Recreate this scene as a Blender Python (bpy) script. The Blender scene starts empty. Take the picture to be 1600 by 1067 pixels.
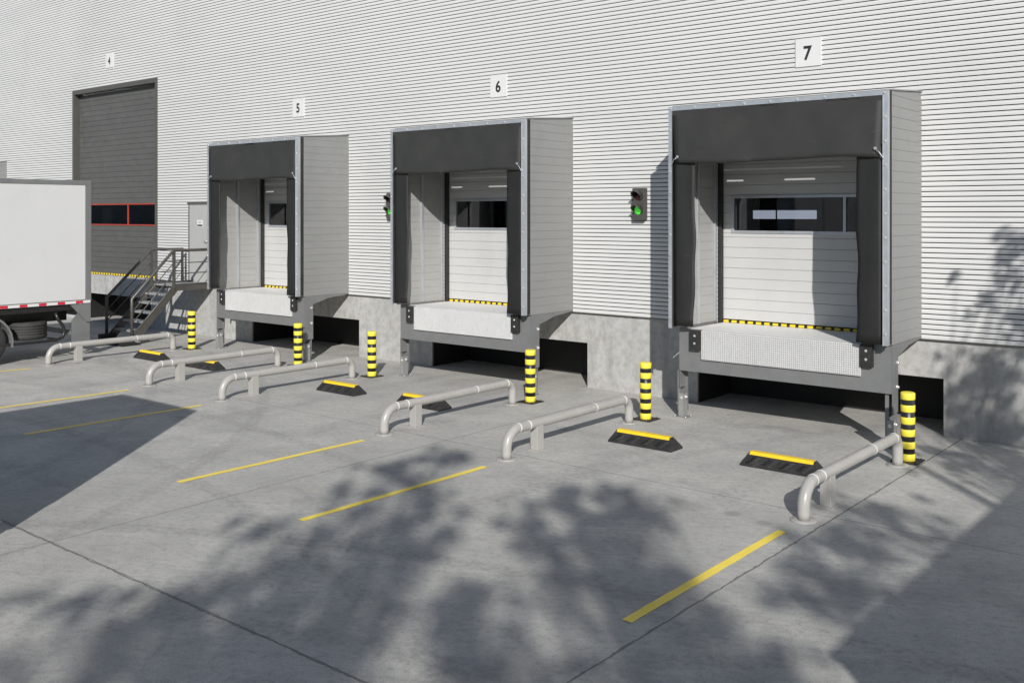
import bpy, bmesh, math, random
from mathutils import Vector, Matrix
R = math.radians
rnd = random.Random(7)
scene = bpy.context.scene
COL = scene.collection

# ------------------------------------------------------------------ helpers
class MB:
    """Collects faces of one mesh object; each face has a material slot and a smooth flag."""
    def __init__(s):
        s.v = []; s.f = []; s.m = []; s.s = []
    def face(s, pts, m=0, smooth=False):
        i = len(s.v); s.v += [tuple(p) for p in pts]
        s.f.append(tuple(range(i, i + len(pts)))); s.m.append(m); s.s.append(smooth)
    def box(s, a, b, m=0):
        (x0, y0, z0), (x1, y1, z1) = [min(p, q) for p, q in zip(a, b)], [max(p, q) for p, q in zip(a, b)]
        i = len(s.v)
        s.v += [(x0,y0,z0),(x1,y0,z0),(x1,y1,z0),(x0,y1,z0),(x0,y0,z1),(x1,y0,z1),(x1,y1,z1),(x0,y1,z1)]
        for q in ((0,3,2,1),(4,5,6,7),(0,1,5,4),(1,2,6,5),(2,3,7,6),(3,0,4,7)):
            s.f.append(tuple(i + k for k in q)); s.m.append(m); s.s.append(False)
    def prism(s, poly, axis, a, b, m=0):
        """poly: 2D outline, extruded along axis from a to b. axis x: poly=(y,z); y: (x,z); z: (x,y)."""
        def P(p, t):
            return {'x': (t, p[0], p[1]), 'y': (p[0], t, p[1]), 'z': (p[0], p[1], t)}[axis]
        n = len(poly); i = len(s.v)
        s.v += [P(p, a) for p in poly] + [P(p, b) for p in poly]
        s.f.append(tuple(i + k for k in range(n))); s.m.append(m); s.s.append(False)
        s.f.append(tuple(i + n + k for k in reversed(range(n)))); s.m.append(m); s.s.append(False)
        for k in range(n):
            s.f.append((i + k, i + (k + 1) % n, i + n + (k + 1) % n, i + n + k)); s.m.append(m); s.s.append(False)
    def tube(s, pts, r, m=0, n=16, cap=True):
        pts = [Vector(p) for p in pts]; rings = []; up = None
        for k, p in enumerate(pts):
            t = ((pts[k] - pts[k-1]).normalized() if k else Vector()) + ((pts[k+1] - pts[k]).normalized() if k < len(pts) - 1 else Vector())
            t.normalize()
            if up is None:
                up = t.orthogonal().normalized()
            else:
                up = (up - t * up.dot(t)).normalized()
            side = t.cross(up)
            rr = r[k] if isinstance(r, (list, tuple)) else r
            i = len(s.v); rings.append(i)
            s.v += [tuple(p + up * (math.cos(2*math.pi*j/n) * rr) + side * (math.sin(2*math.pi*j/n) * rr)) for j in range(n)]
        for a, b in zip(rings, rings[1:]):
            for j in range(n):
                s.f.append((a + j, a + (j+1) % n, b + (j+1) % n, b + j)); s.m.append(m); s.s.append(True)
        if cap:
            s.f.append(tuple(rings[0] + j for j in reversed(range(n)))); s.m.append(m); s.s.append(False)
            s.f.append(tuple(rings[-1] + j for j in range(n))); s.m.append(m); s.s.append(False)
    def lathe(s, prof, c=(0,0,0), axis='z', n=32, m=0, smooth=True, close=False):
        """prof: list of (radius, along)."""
        rings = []
        for r, h in prof:
            i = len(s.v); rings.append(i)
            for j in range(n):
                a = 2 * math.pi * j / n; u, w = math.cos(a) * r, math.sin(a) * r
                p = {'z': (u, w, h), 'x': (h, u, w), 'y': (w, h, u)}[axis]
                s.v.append((p[0] + c[0], p[1] + c[1], p[2] + c[2]))
        pairs = list(zip(rings, rings[1:])) + ([(rings[-1], rings[0])] if close else [])
        for a, b in pairs:
            for j in range(n):
                s.f.append((a + j, a + (j+1) % n, b + (j+1) % n, b + j)); s.m.append(m); s.s.append(smooth)
        if not close:
            s.f.append(tuple(rings[0] + j for j in reversed(range(n)))); s.m.append(m); s.s.append(False)
            s.f.append(tuple(rings[-1] + j for j in range(n))); s.m.append(m); s.s.append(False)
    def bolt(s, c, d=(0,-1,0), r=.014, h=.012, m=0, n=6):
        c = Vector(c); d = Vector(d).normalized()
        s.tube([c, c + d * h * .3], r * 1.6, m, 12); s.tube([c + d * h * .3, c + d * h], r, m, n)
    def ribs(s, p0, p1, nrm, z0, z1, pitch, prof, m=0, joint=None):
        """Horizontal ribs between plan points p0, p1; prof: list of (offset along nrm, fraction of pitch)."""
        k = 0
        while True:
            zb = z0 + k * pitch
            if zb >= z1 - 1e-6: break
            pts = []
            for o, fr in prof:
                z = min(zb + fr * pitch, z1); pts.append((o, z))
            for (oa, za), (ob, zz) in zip(pts, pts[1:]):
                if abs(za - zz) < 1e-7 and abs(oa - ob) < 1e-7: continue
                s.face([(p0[0] + nrm[0]*oa, p0[1] + nrm[1]*oa, za), (p1[0] + nrm[0]*oa, p1[1] + nrm[1]*oa, za),
                        (p1[0] + nrm[0]*ob, p1[1] + nrm[1]*ob, zz), (p0[0] + nrm[0]*ob, p0[1] + nrm[1]*ob, zz)], joint if joint is not None and min(oa, ob) < -.001 and max(oa, ob) < .02 else m)
            k += 1
    def build(s, name, mats, parent=None, bevel=0, loc=None, rz=0, solid=0, merge=False):
        me = bpy.data.meshes.new(name); me.from_pydata(s.v, [], s.f)
        if not isinstance(mats, (list, tuple)): mats = [mats]
        for mt in mats: me.materials.append(mt)
        me.polygons.foreach_set('material_index', s.m); me.polygons.foreach_set('use_smooth', s.s)
        bm = bmesh.new(); bm.from_mesh(me)
        if merge: bmesh.ops.remove_doubles(bm, verts=bm.verts, dist=1e-5)
        bmesh.ops.recalc_face_normals(bm, faces=bm.faces) if not merge == 'keep' else None
        bm.to_mesh(me); bm.free(); me.update()
        o = bpy.data.objects.new(name, me); COL.objects.link(o)
        if parent: o.parent = parent
        if loc: o.location = loc
        if rz: o.rotation_euler.z = rz
        if solid:
            md = o.modifiers.new('Solidify', 'SOLIDIFY'); md.thickness = solid; md.offset = 0
        if bevel:
            md = o.modifiers.new('Bevel', 'BEVEL'); md.width = bevel; md.segments = 2; md.limit_method = 'ANGLE'; md.angle_limit = R(40)
        return o

def tag(o, label=None, cat=None, group=None, kind=None):
    if label: o['label'] = label
    if cat: o['category'] = cat
    if group: o['group'] = group
    if kind: o['kind'] = kind
    return o
def thing(name, label, cat, loc=(0,0,0), rz=0, group=None):
    o = bpy.data.objects.new(name, None); COL.objects.link(o)
    o.location = loc; o.rotation_euler.z = rz; o.empty_display_size = .2
    return tag(o, label, cat, group)
def kids(o): return [c for c in bpy.data.objects if c.parent == o]
def copy_tree(o, parent=None):
    c = o.copy(); COL.objects.link(c); c.parent = parent
    for ch in kids(o): copy_tree(ch, c)
    return c
def dup(o, loc, label, rz=None):
    c = copy_tree(o); c.location = loc; c['label'] = label
    if rz is not None: c.rotation_euler.z = rz
    return c

# ------------------------------------------------------------------ materials
class NT:
    def __init__(s, name):
        s.mat = bpy.data.materials.new(name); s.mat.use_nodes = True
        s.t = s.mat.node_tree; s.n = s.t.nodes; s.l = s.t.links
        s.b = s.n['Principled BSDF']; s.co = s.n.new('ShaderNodeTexCoord').outputs['Object']
    def lk(s, a, b): s.l.new(a, b)
    def mapping(s, scale=(1,1,1), rot=(0,0,0), src=None):
        m = s.n.new('ShaderNodeMapping'); m.inputs['Scale'].default_value = scale; m.inputs['Rotation'].default_value = rot
        s.lk(src or s.co, m.inputs['Vector']); return m.outputs[0]
    def noise(s, scale, detail=4, rough=.55, src=None, dist=0):
        t = s.n.new('ShaderNodeTexNoise'); t.inputs['Scale'].default_value = scale; t.inputs['Detail'].default_value = detail
        t.inputs['Roughness'].default_value = rough; t.inputs['Distortion'].default_value = dist
        s.lk(src or s.co, t.inputs['Vector']); return t.outputs['Fac']
    def voro(s, scale, src=None, feature='F1'):
        t = s.n.new('ShaderNodeTexVoronoi'); t.feature = feature; t.inputs['Scale'].default_value = scale
        s.lk(src or s.co, t.inputs['Vector']); return t.outputs['Distance']
    def rng(s, x, a, b, c, d, smooth=False):
        t = s.n.new('ShaderNodeMapRange'); t.interpolation_type = 'SMOOTHSTEP' if smooth else 'LINEAR'
        for k, v in zip(('From Min','From Max','To Min','To Max'), (a, b, c, d)): t.inputs[k].default_value = v
        s.lk(x, t.inputs['Value']); return t.outputs[0]
    def math(s, op, a, b=None, c=None, clamp=False):
        t = s.n.new('ShaderNodeMath'); t.operation = op; t.use_clamp = clamp
        for k, v in enumerate((a, b, c)):
            if v is None: continue
            if isinstance(v, (int, float)): t.inputs[k].default_value = v
            else: s.lk(v, t.inputs[k])
        return t.outputs[0]
    def mix(s, f, a, b, mode='MIX'):
        t = s.n.new('ShaderNodeMix'); t.data_type = 'RGBA'; t.blend_type = mode
        for k, v in ((0, f), (6, a), (7, b)):
            if isinstance(v, (int, float)): t.inputs[k].default_value = v
            elif isinstance(v, tuple): t.inputs[k].default_value = (*v, 1)
            else: s.lk(v, t.inputs[k])
        return t.outputs[2]
    def xyz(s):
        t = s.n.new('ShaderNodeSeparateXYZ'); s.lk(s.co, t.inputs[0]); return t.outputs
    def col(s, c):
        if isinstance(c, tuple): s.b.inputs['Base Color'].default_value = (*c, 1)
        else: s.lk(c, s.b.inputs['Base Color'])
    def set(s, **k):
        for n, v in k.items():
            i = s.b.inputs[n.replace('_', ' ')]
            if isinstance(v, (int, float)): i.default_value = v
            else: s.lk(v, i)
    def bump(s, h, strength=.3, dist=.01):
        t = s.n.new('ShaderNodeBump'); t.inputs['Strength'].default_value = strength; t.inputs['Distance'].default_value = dist
        s.lk(h, t.inputs['Height']); s.lk(t.outputs[0], s.b.inputs['Normal'])

def worn(name, c, rough=.5, metal=0., var=.12, scale=3., grime=None, gf=.5, bump=0, bscale=60, spec=None, stretch=(1,1,1)):
    """A coloured surface with soft tonal variation, and patches of dirt with their own shape."""
    m = NT(name)
    src = m.mapping(stretch)
    n = m.noise(scale, 5, .6, src); f = m.noise(scale * 9, 3, .6, src)
    lo = tuple(x * (1 - var) for x in c); hi = tuple(min(1, x * (1 + var)) for x in c)
    k = m.mix(m.rng(n, .3, .7, 0, 1), lo, hi)
    k = m.mix(m.rng(f, .35, .65, 0, .35), k, tuple(x * (1 - var * .7) for x in c))
    if grime:
        g = m.noise(scale * .8, 6, .65, m.mapping((1.3, 1.3, .5)), .6)
        k = m.mix(m.rng(g, .5, .72, 0, gf, True), k, grime)
    m.col(k)
    m.set(Metallic=metal, Roughness=m.rng(n, .3, .7, max(.05, rough - .08), min(1, rough + .08)))
    if spec is not None: m.b.inputs['Specular IOR Level'].default_value = spec
    if bump: m.bump(m.noise(bscale, 4, .6), bump, .004)
    return m.mat

M = {}
M['cladding'] = worn('white_cladding_metal', (.62, .62, .608), .42, 0, .03, .35, (.53, .525, .51), .3, stretch=(1, 1, 4))
M['panel'] = worn('grey_sandwich_panel', (.262, .263, .257), .42, .15, .06, 1.2, (.20, .20, .19), .35, stretch=(1, 1, 3))
M['panel_in'] = worn('pale_inner_panel', (.36, .36, .35), .4, .1, .06, 1.2, (.29, .29, .28), .4, stretch=(1, 1, 3))
M['door_white'] = worn('pale_door_panel', (.515, .515, .505), .45, 0, .03, 1.5, (.41, .405, .395), .25)
M['charcoal'] = worn('charcoal_stucco_door', (.094, .094, .089), .55, 0, .16, 5., None, 0, .9, 38)
M['charcoal_trim'] = worn('charcoal_trim_metal', (.10, .097, .085), .45, .2, .08)
M['joint'] = worn('shaded_joint_recess', (.035, .035, .034), .7)  # recess faces coloured dark to deepen the shadow lines between ribs
M['curtain'] = None
M['galv'] = worn('galvanised_steel', (.50, .52, .55), .42, .55, .08, 6., (.36, .37, .38), .3)
M['galv_dark'] = worn('dull_grey_steel', (.20, .202, .203), .5, .25, .09, 4., (.25, .23, .16), .25)
M['galv_mid'] = worn('weathered_galvanised_steel', (.34, .34, .335), .5, .4, .1, 5., (.28, .26, .2), .25)
M['steel_bright'] = worn('bright_zinc_bolt', (.75, .75, .74), .3, .7, .05)
M['deck'] = None
M['rubber'] = worn('black_rubber', (.022, .021, .020), .6, 0, .2, 8., (.055, .052, .048), .5, .25, 90)
M['black'] = worn('black_fill_and_pit_shade', (.012, .012, .012), .7)  # plain black; on the pit sheets it stands in for shade
M['yellow'] = worn('yellow_bollard_coating', (.82, .68, .06), .45, 0, .05, 4., (.60, .50, .10), .4)
M['yellow_deep'] = worn('yellow_reflective_tape', (.82, .55, .02), .45, 0, .06, 10.)
M['bandblack'] = worn('black_band', (.018, .018, .018), .35, 0, .2, 6.)
M['taupe'] = worn('taupe_rail_paint', (.37, .357, .338), .36, 0, .04, 4., (.29, .275, .25), .35)
M['weld'] = worn('pale_weld_ring', (.66, .65, .63), .4)
M['stairs'] = worn('grey_brown_stair_steel', (.10, .094, .084), .45, .3, .1, 4.)
M['tread'] = worn('galvanised_tread', (.40, .41, .42), .5, .4, .1, 8.)
M['white'] = worn('white_vehicle_panel', (.575, .575, .57), .35, 0, .02, 1.1, (.51, .51, .50), .3)
M['truck_grey'] = worn('grey_aluminium_rail', (.22, .225, .225), .42, .35, .08)
M['red'] = worn('red_reflective_tape', (.55, .012, .035), .4, 0, .06)
M['red_frame'] = worn('red_window_frame', (.42, .05, .03), .45)
M['sign'] = worn('white_sign_plate', (.64, .64, .63), .4, 0, .02)
M['ink'] = worn('black_sign_ink', (.02, .02, .021), .5)
M['door_grey'] = worn('light_grey_door', (.39, .39, .375), .45, 0, .03)
M['housing'] = worn('dark_signal_housing', (.065, .063, .058), .5, 0, .15, 10.)
M['tyre'] = worn('tyre_rubber', (.035, .034, .033), .75, 0, .2, 8., (.085, .08, .075), .5)
M['rim'] = worn('grey_wheel_rim', (.35, .35, .35), .4, .6)
M['interior'] = worn('interior_grey_wall', (.16, .16, .16), .8)
M['bark'] = worn('brown_bark', (.09, .07, .05), .85, 0, .3, 9.)

def fabric(name, q):
    m = NT(name)
    n = m.noise(2.2, 5, .6); s = m.noise(1.6, 3, .5, m.mapping((2.2, 1, 7), (0, .35, 0)))
    k = m.mix(m.rng(n, .3, .7, 0, 1), (.024*q, .024*q, .023*q), (.034*q, .034*q, .032*q))
    k = m.mix(m.rng(s, .66, .76, 0, .55, True), k, (.07*q, .07*q, .066*q))
    k = m.mix(m.rng(m.noise(1.1, 6, .7), .55, .75, 0, .6), k, (.04*q, .038*q, .034*q))
    m.col(k); m.set(Roughness=.62); m.bump(m.noise(240, 2, .5), .12, .002); return m.mat
M['curtain'] = fabric('dark_curtain_fabric', 1.); M['flap'] = fabric('shaded_curtain_fabric', .42)  # side curtains: same fabric darkened, their shade put into the colour

def glass():
    m = NT('tinted_door_glass'); n, l = m.n, m.l
    n.remove(m.b)
    tr = n.new('ShaderNodeBsdfTransparent'); tr.inputs[0].default_value = (.55, .57, .58, 1)
    gl = n.new('ShaderNodeBsdfGlossy'); gl.inputs['Roughness'].default_value = .015; gl.inputs[0].default_value = (.9, .92, .95, 1)
    lw = n.new('ShaderNodeFresnel'); lw.inputs['IOR'].default_value = 1.85
    mx = n.new('ShaderNodeMixShader'); l.new(lw.outputs[0], mx.inputs[0]); l.new(tr.outputs[0], mx.inputs[1]); l.new(gl.outputs[0], mx.inputs[2])
    l.new(mx.outputs[0], n['Material Output'].inputs[0]); return m.mat
M['glass'] = glass()

def lamp(name, c, e):
    m = NT(name); m.col(c); m.set(Roughness=.2)
    if e:
        m.b.inputs['Emission Color'].default_value = (*c, 1); m.b.inputs['Emission Strength'].default_value = e
    return m.mat
M['green_lamp'] = lamp('lit_green_lens', (.06, .55, .035), .6)
M['red_lamp'] = lamp('unlit_red_lens', (.06, .006, .008), 0)
M['fill_lamp'] = lamp('fill_lamp_glow', (.95, .95, 1.), 45); M['day_pane'] = lamp('daylit_window_pane', (.80, .84, 1.), 1.25)  # tubes are an added fill for the hall behind the door windows

def concrete_wall():
    m = NT('plinth_concrete')
    a = m.noise(.9, 5, .6); b = m.noise(7, 6, .65); c = m.noise(45, 4, .7)
    v = m.noise(1.6, 4, .6, m.mapping((2.6, 2.6, .5)))
    k = m.mix(m.rng(a, .3, .7, 0, 1), (.38, .375, .36), (.48, .475, .46))
    k = m.mix(m.rng(b, .42, .64, 0, .7), k, (.29, .285, .27))
    k = m.mix(m.rng(v, .50, .68, 0, .5), k, (.25, .245, .23))
    k = m.mix(m.rng(c, .55, .75, 0, .35), k, (.26, .255, .245))
    m.col(k); m.set(Roughness=.85); m.bump(m.math('ADD', c, m.math('MULTIPLY', b, .6)), .25, .006); return m.mat
M['plinth'] = concrete_wall()

def deck(name, dots):
    m = NT(name)
    a = m.noise(1.7, 5, .6); c = m.noise(28, 5, .7); v = m.noise(9, 4, .6, m.mapping((2., 2., .6)))
    k = m.mix(m.rng(a, .3, .7, 0, 1), (.56, .558, .545), (.62, .618, .605))
    k = m.mix(m.rng(c, .45, .7, 0, .5), k, (.47, .465, .45))
    k = m.mix(m.rng(v, .5, .7, 0, .4), k, (.44, .435, .42))
    if dots:
        x, y, z = m.xyz()
        def saw(q): return m.math('ABSOLUTE', m.math('SUBTRACT', m.math('FRACT', m.math('MULTIPLY', q, 1 / .03)), .5))
        d = m.math('ADD', m.math('POWER', saw(x), 2), m.math('POWER', saw(z), 2))
        h = m.rng(d, .05, .09, 1, 0)
        m.bump(h, .6, .006)
        k = m.mix(m.math('MULTIPLY', h, .75), k, (.16, .16, .16))
    m.col(k); m.set(Roughness=.55, Metallic=.05); return m.mat
M['deck'] = deck('pale_dock_plate', False)
M['deck_top'] = worn('pale_worn_platform', (.72, .715, .695), .5, 0, .04, 2.5, (.62, .61, .59), .4)
M['deck_dots'] = deck('pale_studded_dock_plate', True)

def stripes():
    m = NT('yellow_black_warning_tape')
    x = m.xyz()[0]
    f = m.math('GREATER_THAN', m.math('FRACT', m.math('MULTIPLY', x, 1 / .142)), .64)
    m.col(m.mix(f, (.80, .58, .03), (.015, .015, .015))); m.set(Roughness=.5); return m.mat
M['warning'] = stripes()

def paint():
    m = NT('yellow_road_paint')
    n = m.noise(38, 6, .7); w = m.noise(5, 5, .6)
    k = m.mix(m.rng(w, .3, .7, 0, 1), (.86, .64, .07), (.92, .72, .12))
    k = m.mix(m.rng(n, .56, .72, 0, .5), k, (.52, .44, .2))
    m.col(k); m.set(Roughness=.6); m.bump(n, .2, .003); return m.mat
M['paint'] = paint()

def pavement():
    m = NT('yard_concrete')
    x, y, z = m.xyz()
    big = m.noise(.22, 4, .55); mid = m.noise(1.1, 6, .62, dist=.4); fine = m.noise(14, 6, .72)
    grain = m.noise(85, 4, .7)
    brush = m.noise(6, 7, .7, m.mapping((.4, 2.4, 1), src=m.mapping((1, 1, 1), (0, 0, R(-28)))))
    k = m.mix(m.rng(big, .35, .65, 0, 1), (.45, .437, .405), (.545, .53, .487))
    k = m.mix(m.rng(mid, .42, .66, 0, .7), k, (.335, .328, .31))
    k = m.mix(m.rng(brush, .44, .66, 0, .4), k, (.31, .303, .288))
    k = m.mix(m.rng(fine, .48, .68, 0, .65), k, (.26, .255, .243))
    k = m.mix(m.rng(grain, .34, .52, .55, 0), k, (.19, .187, .18))
    k = m.mix(m.rng(grain, .56, .70, 0, .4), k, (.66, .645, .61))
    # pale chips in the cement
    sp = m.voro(16)
    k = m.mix(m.math('MULTIPLY', m.rng(sp, .045, .07, 1, 0), m.rng(m.noise(2.3, 3), .5, .62, 0, .55)), k, (.66, .66, .64))
    # old oil stains
    oil = m.noise(.62, 5, .62, m.mapping((1, 1.5, 1), (0, 0, .5)))
    k = m.mix(m.rng(oil, .56, .72, 0, .6, True), k, (.235, .23, .22))
    drip = m.voro(.9, m.mapping((1, 1, .0)))
    k = m.mix(m.math('MULTIPLY', m.rng(m.math('ADD', drip, m.math('MULTIPLY', fine, .16)), .13, .19, 1, 0, True), m.rng(m.noise(.5, 2), .5, .6, 0, .5)), k, (.16, .155, .15))
    rust = m.noise(.9, 5, .65, m.mapping((1, 1, 1), (0, 0, 1.1)))
    k = m.mix(m.rng(rust, .60, .74, 0, .35, True), k, (.36, .33, .27))
    # tyre tracks: worn darker arcs
    def ring(cx, cy, r, w, a):
        dx = m.math('SUBTRACT', x, cx); dy = m.math('SUBTRACT', y, cy)
        d = m.math('SQRT', m.math('ADD', m.math('MULTIPLY', dx, dx), m.math('MULTIPLY', dy, dy)))
        e = m.math('ABSOLUTE', m.math('SUBTRACT', d, r))
        return m.math('MULTIPLY', m.rng(e, w * .4, w, a, 0, True), m.rng(fine, .35, .62, .25, 1))
    for a in ((6.5, -23.0, 15.6, .16, .42), (6.5, -23.0, 13.8, .17, .38), (-14.5, -15.5, 12.2, .15, .4), (-14.5, -15.5, 14.1, .15, .34), (20, -8.7, 19.2, .16, .3), (-6, -30, 24.2, .15, .36), (-6, -30, 22.3, .15, .36), (9.5, -14, 7.4, .15, .36)):
        k = m.mix(ring(*a), k, (.22, .216, .207))
    # straight tyre tracks where trailers back into the bays
    for cx in (1.915, -4.2, -10.315):
        for off in (-.93, .95):
            e = m.math('ABSOLUTE', m.math('ADD', m.math('SUBTRACT', x, cx + off), m.math('MULTIPLY', m.math('SUBTRACT', m.noise(.35, 2), .5), .5)))
            tr_ = m.math('MULTIPLY', m.rng(e, .10, .24, .30, 0, True), m.math('MULTIPLY', m.rng(fine, .35, .62, .2, 1), m.rng(y, -9.5, -4.5, .15, 1)))
            k = m.mix(tr_, k, (.23, .225, .214))
    # saw cut joints of the slabs, ragged where they have cracked
    wob = m.math('MULTIPLY', m.math('SUBTRACT', m.noise(3.2, 6, .7), .5), .10)
    wob2 = m.math('MULTIPLY', m.math('SUBTRACT', m.noise(2.7, 6, .7), .5), .05)
    P = 5.473
    def joint(q, off, wb, w):
        t = m.math('FRACT', m.math('DIVIDE', m.math('ADD', m.math('SUBTRACT', q, off - P * 40.5), wb), P))
        return m.rng(m.math('MULTIPLY', m.math('ABSOLUTE', m.math('SUBTRACT', t, .5)), P), w * .45, w, 1, 0)
    jx = joint(x, 4.11, wob2, .010); jy = joint(y, -10.12, wob2, .009)
    # broken length of two joints
    near = m.math('MULTIPLY', m.rng(x, 1.4, 2.0, 0, 1), m.rng(y, -4.7, -5.0, 1, .0))
    cr1 = m.rng(m.math('ABSOLUTE', m.math('ADD', m.math('SUBTRACT', y, -10.13), wob)), .004, .012, .9, 0)
    cr2 = m.rng(m.math('ABSOLUTE', m.math('ADD', m.math('SUBTRACT', x, 4.105), wob)), .004, .010, .9, 0)
    j = m.math('MAXIMUM', m.math('MULTIPLY', m.math('MAXIMUM', jx, jy), .85), m.math('MAXIMUM', cr1, cr2))
    k = m.mix(m.math('MULTIPLY', j, .8), k, (.07, .068, .064))
    m.col(k); m.set(Roughness=m.rng(mid, .3, .7, .72, .86))
    m.bump(m.math('SUBTRACT', m.math('ADD', m.math('MULTIPLY', fine, .8), m.math('MULTIPLY', grain, .45)), m.math('MULTIPLY', j, 2.5)), .32, .008)
    return m.mat
M['pavement'] = pavement()

# ------------------------------------------------------------------ camera, light
cam_d = bpy.data.cameras.new('camera'); cam = bpy.data.objects.new('camera', cam_d); COL.objects.link(cam)
cam.location = (8.0042, -14.5832, 3.1143); cam.rotation_euler = (R(90), 0, R(39.492))
cam_d.sensor_width = 36; cam_d.lens = 36 * 1542.83 / 1600; cam_d.shift_y = -(533.5 - 335.18) / 1600; cam_d.clip_end = 2000
scene.camera = cam

SUN = Vector((1.18, -1.405, .96)).normalized()
el = math.asin(SUN.z); az = math.atan2(SUN.x, SUN.y)
sd = bpy.data.lights.new('sun', 'SUN'); sd.energy = 4.8; sd.angle = R(.5); sd.color = (1, .97, .93)
so = bpy.data.objects.new('sun', sd); COL.objects.link(so); so.rotation_euler = SUN.to_track_quat('Z', 'Y').to_euler(); so.location = (20, -30, 30)
w = bpy.data.worlds.new('World'); scene.world = w; w.use_nodes = True
sky = w.node_tree.nodes.new('ShaderNodeTexSky'); sky.sky_type = 'NISHITA'; sky.sun_disc = False
sky.sun_elevation = el; sky.sun_rotation = az; sky.air_density = 1.0; sky.dust_density = .4; sky.ozone_density = 1.2
bg = w.node_tree.nodes['Background']; bg.inputs[1].default_value = .082
w.node_tree.links.new(sky.outputs[0], bg.inputs[0])
vs = scene.view_settings; vs.view_transform = 'Standard'; vs.look = 'None'; vs.gamma = 1; vs.exposure = 0
try:
    scene.cycles.max_bounces = 8; scene.cycles.use_denoising = True
except Exception: pass

# ------------------------------------------------------------------ dimensions
Z0 = 1.36                       # dock floor
BAYS = {7: .265, 6: -5.852, 5: -11.965, 3: -28.9}     # left edge of each shelter
PIT = {k: (s - .305, s + 3.585) for k, s in BAYS.items()}; PIT[4] = (-20.75, -16.86)
BIG = (-21.08, -16.50, 6.76)    # the tall charcoal door
PD = (-14.96, -14.0, 3.39)      # the small door by the stairs

# ------------------------------------------------------------------ pavement
g = MB(); S = 900
g.face([(-S,-S,0),(S,-S,0),(S,S,0),(-S,S,0)])
ground = g.build('pavement', M['pavement']); tag(ground, kind='structure')
for (xa, ya), (xb, yb) in (((-12.75,-8.2),(-12.19,-5.37)), ((-8.50,-8.2),(-8.40,-5.37)), ((-6.21,-8.19),(-6.16,-5.36)),
                           ((-2.305,-8.19),(-2.24,-5.375)), ((-.05,-8.19),(-.01,-5.375)), ((3.872,-8.19),(3.875,-5.39))):
    b = MB(); w_ = .046; n = 24
    ed = [rnd.uniform(-.004, .004) for _ in range(2 * n + 2)]
    for k in range(n):
        t0, t1 = k / n, (k + 1) / n
        x0, y0, x1, y1 = xa + (xb-xa)*t0, ya + (yb-ya)*t0, xa + (xb-xa)*t1, ya + (yb-ya)*t1
        b.face([(x0-w_+ed[k], y0, .004), (x0+w_+ed[n+k], y0, .004), (x1+w_+ed[n+k+1], y1, .004), (x1-w_+ed[k+1], y1, .004)])
    b.build('parking_line', M['paint'], ground)

# ------------------------------------------------------------------ warehouse
wh = thing('warehouse', 'long warehouse with white ribbed metal cladding above a bare concrete base', 'warehouse', (0, 0, 0))
XL, XR, ZT = -62, 26, 11.2
PITCH = .0722
cl = MB()
ops = [(s + .09, s + 3.21, 0, 4.6) for s in BAYS.values()] + [(BIG[0], BIG[1], 0, BIG[2]), (PD[0], PD[1], 0, PD[2])]
prof = [(.027, 0), (.030, .40), (.027, .79), (.019, .80), (-.02, .805), (-.02, .955), (.019, .965), (.027, 1.0)]
k = 0; zz = Z0 - .01
while zz < ZT:
    cuts = sorted((a, b) for a, b, z0, z1 in ops if z0 <= zz < z1 - .03)
    xs = []; c0 = XL
    for a, b in cuts:
        xs.append((c0, a)); c0 = b
    xs.append((c0, XR))
    for a, b in xs:
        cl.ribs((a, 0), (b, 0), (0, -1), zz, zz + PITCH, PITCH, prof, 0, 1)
    zz += PITCH
# backing so that no light passes, and the bottom flashing
for a, b, z0, z1 in ops: pass
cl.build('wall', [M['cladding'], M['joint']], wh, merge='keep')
fl = MB()
segs = []; c0 = XL
for a, b in sorted((a, b) for a, b, *_ in ops):
    segs.append((c0, a)); c0 = b
segs.append((c0, XR))
for a, b in segs:
    fl = MB(); fl.box((a, -.022, Z0 - .028), (b, .03, Z0 - .012)); fl.build('drip_flashing', M['charcoal_trim'], wh)

# solid inner wall behind the cladding with the same openings
iw = MB(); c0 = XL
for a, b, z0, z1 in sorted(ops):
    iw.box((c0, .03, Z0), (a - .0, .058, ZT)); iw.box((a, .03, z1 - .03), (b, .058, ZT)); c0 = b
iw.box((c0, .03, Z0), (XR, .058, ZT))
iw.build('inner_wall', M['interior'], wh)

pl = MB(); c0 = XL; DP = 1.17
for a, b in sorted(PIT.values()):
    pl.box((c0, .02, -.3), (a, DP, Z0 - .03))
    pl.box((a, .02, .80), (b, DP, Z0 - .03)); c0 = b
pl.box((c0, .02, -.3), (XR, DP, Z0 - .03))
pl.box((XL, DP, -.3), (XR, DP + .3, Z0 - .03))
pl.build('plinth', M['plinth'], wh)

hall = MB()
hall.box((XL, .07, Z0 - .16), (XR, 12.5, Z0 - .012))                    # floor slab
hall.build('floor', M['plinth'], wh)
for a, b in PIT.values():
    q = MB(); q.box((a + .02, DP - .02, .0), (b - .02, DP - .003, .79)); q.box((b - .02, .30, .0), (b - .003, DP - .02, .79)); q.box((a + .003, .05, .0), (a + .02, DP - .02, .79)); q.build('pit_shade_sheet', M['black'], wh)  # black sheets standing in for the deep shade inside the pit
hw = MB(); YB = 12.0
holes = [(-39.08,-38.40), (-38.09,-37.43), (-37.08,-36.40), (-27.02,-26.82), (-26.62,-26.40), (-4.844,-4.135), (-4.10,-2.92)]
def zband(x): return (3.28, 3.47) if x < -30 else (3.24, 3.37) if x < -20 else (2.985, 3.23)
c0 = XL
for a, b in holes:
    z0, z1 = zband(a)
    hw.box((c0, YB, Z0 - .16), (a, YB + .12, 9.5)); hw.box((a, YB, Z0 - .16), (b, YB + .12, z0)); hw.box((a, YB, z1), (b, YB + .12, 9.5)); c0 = b
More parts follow.
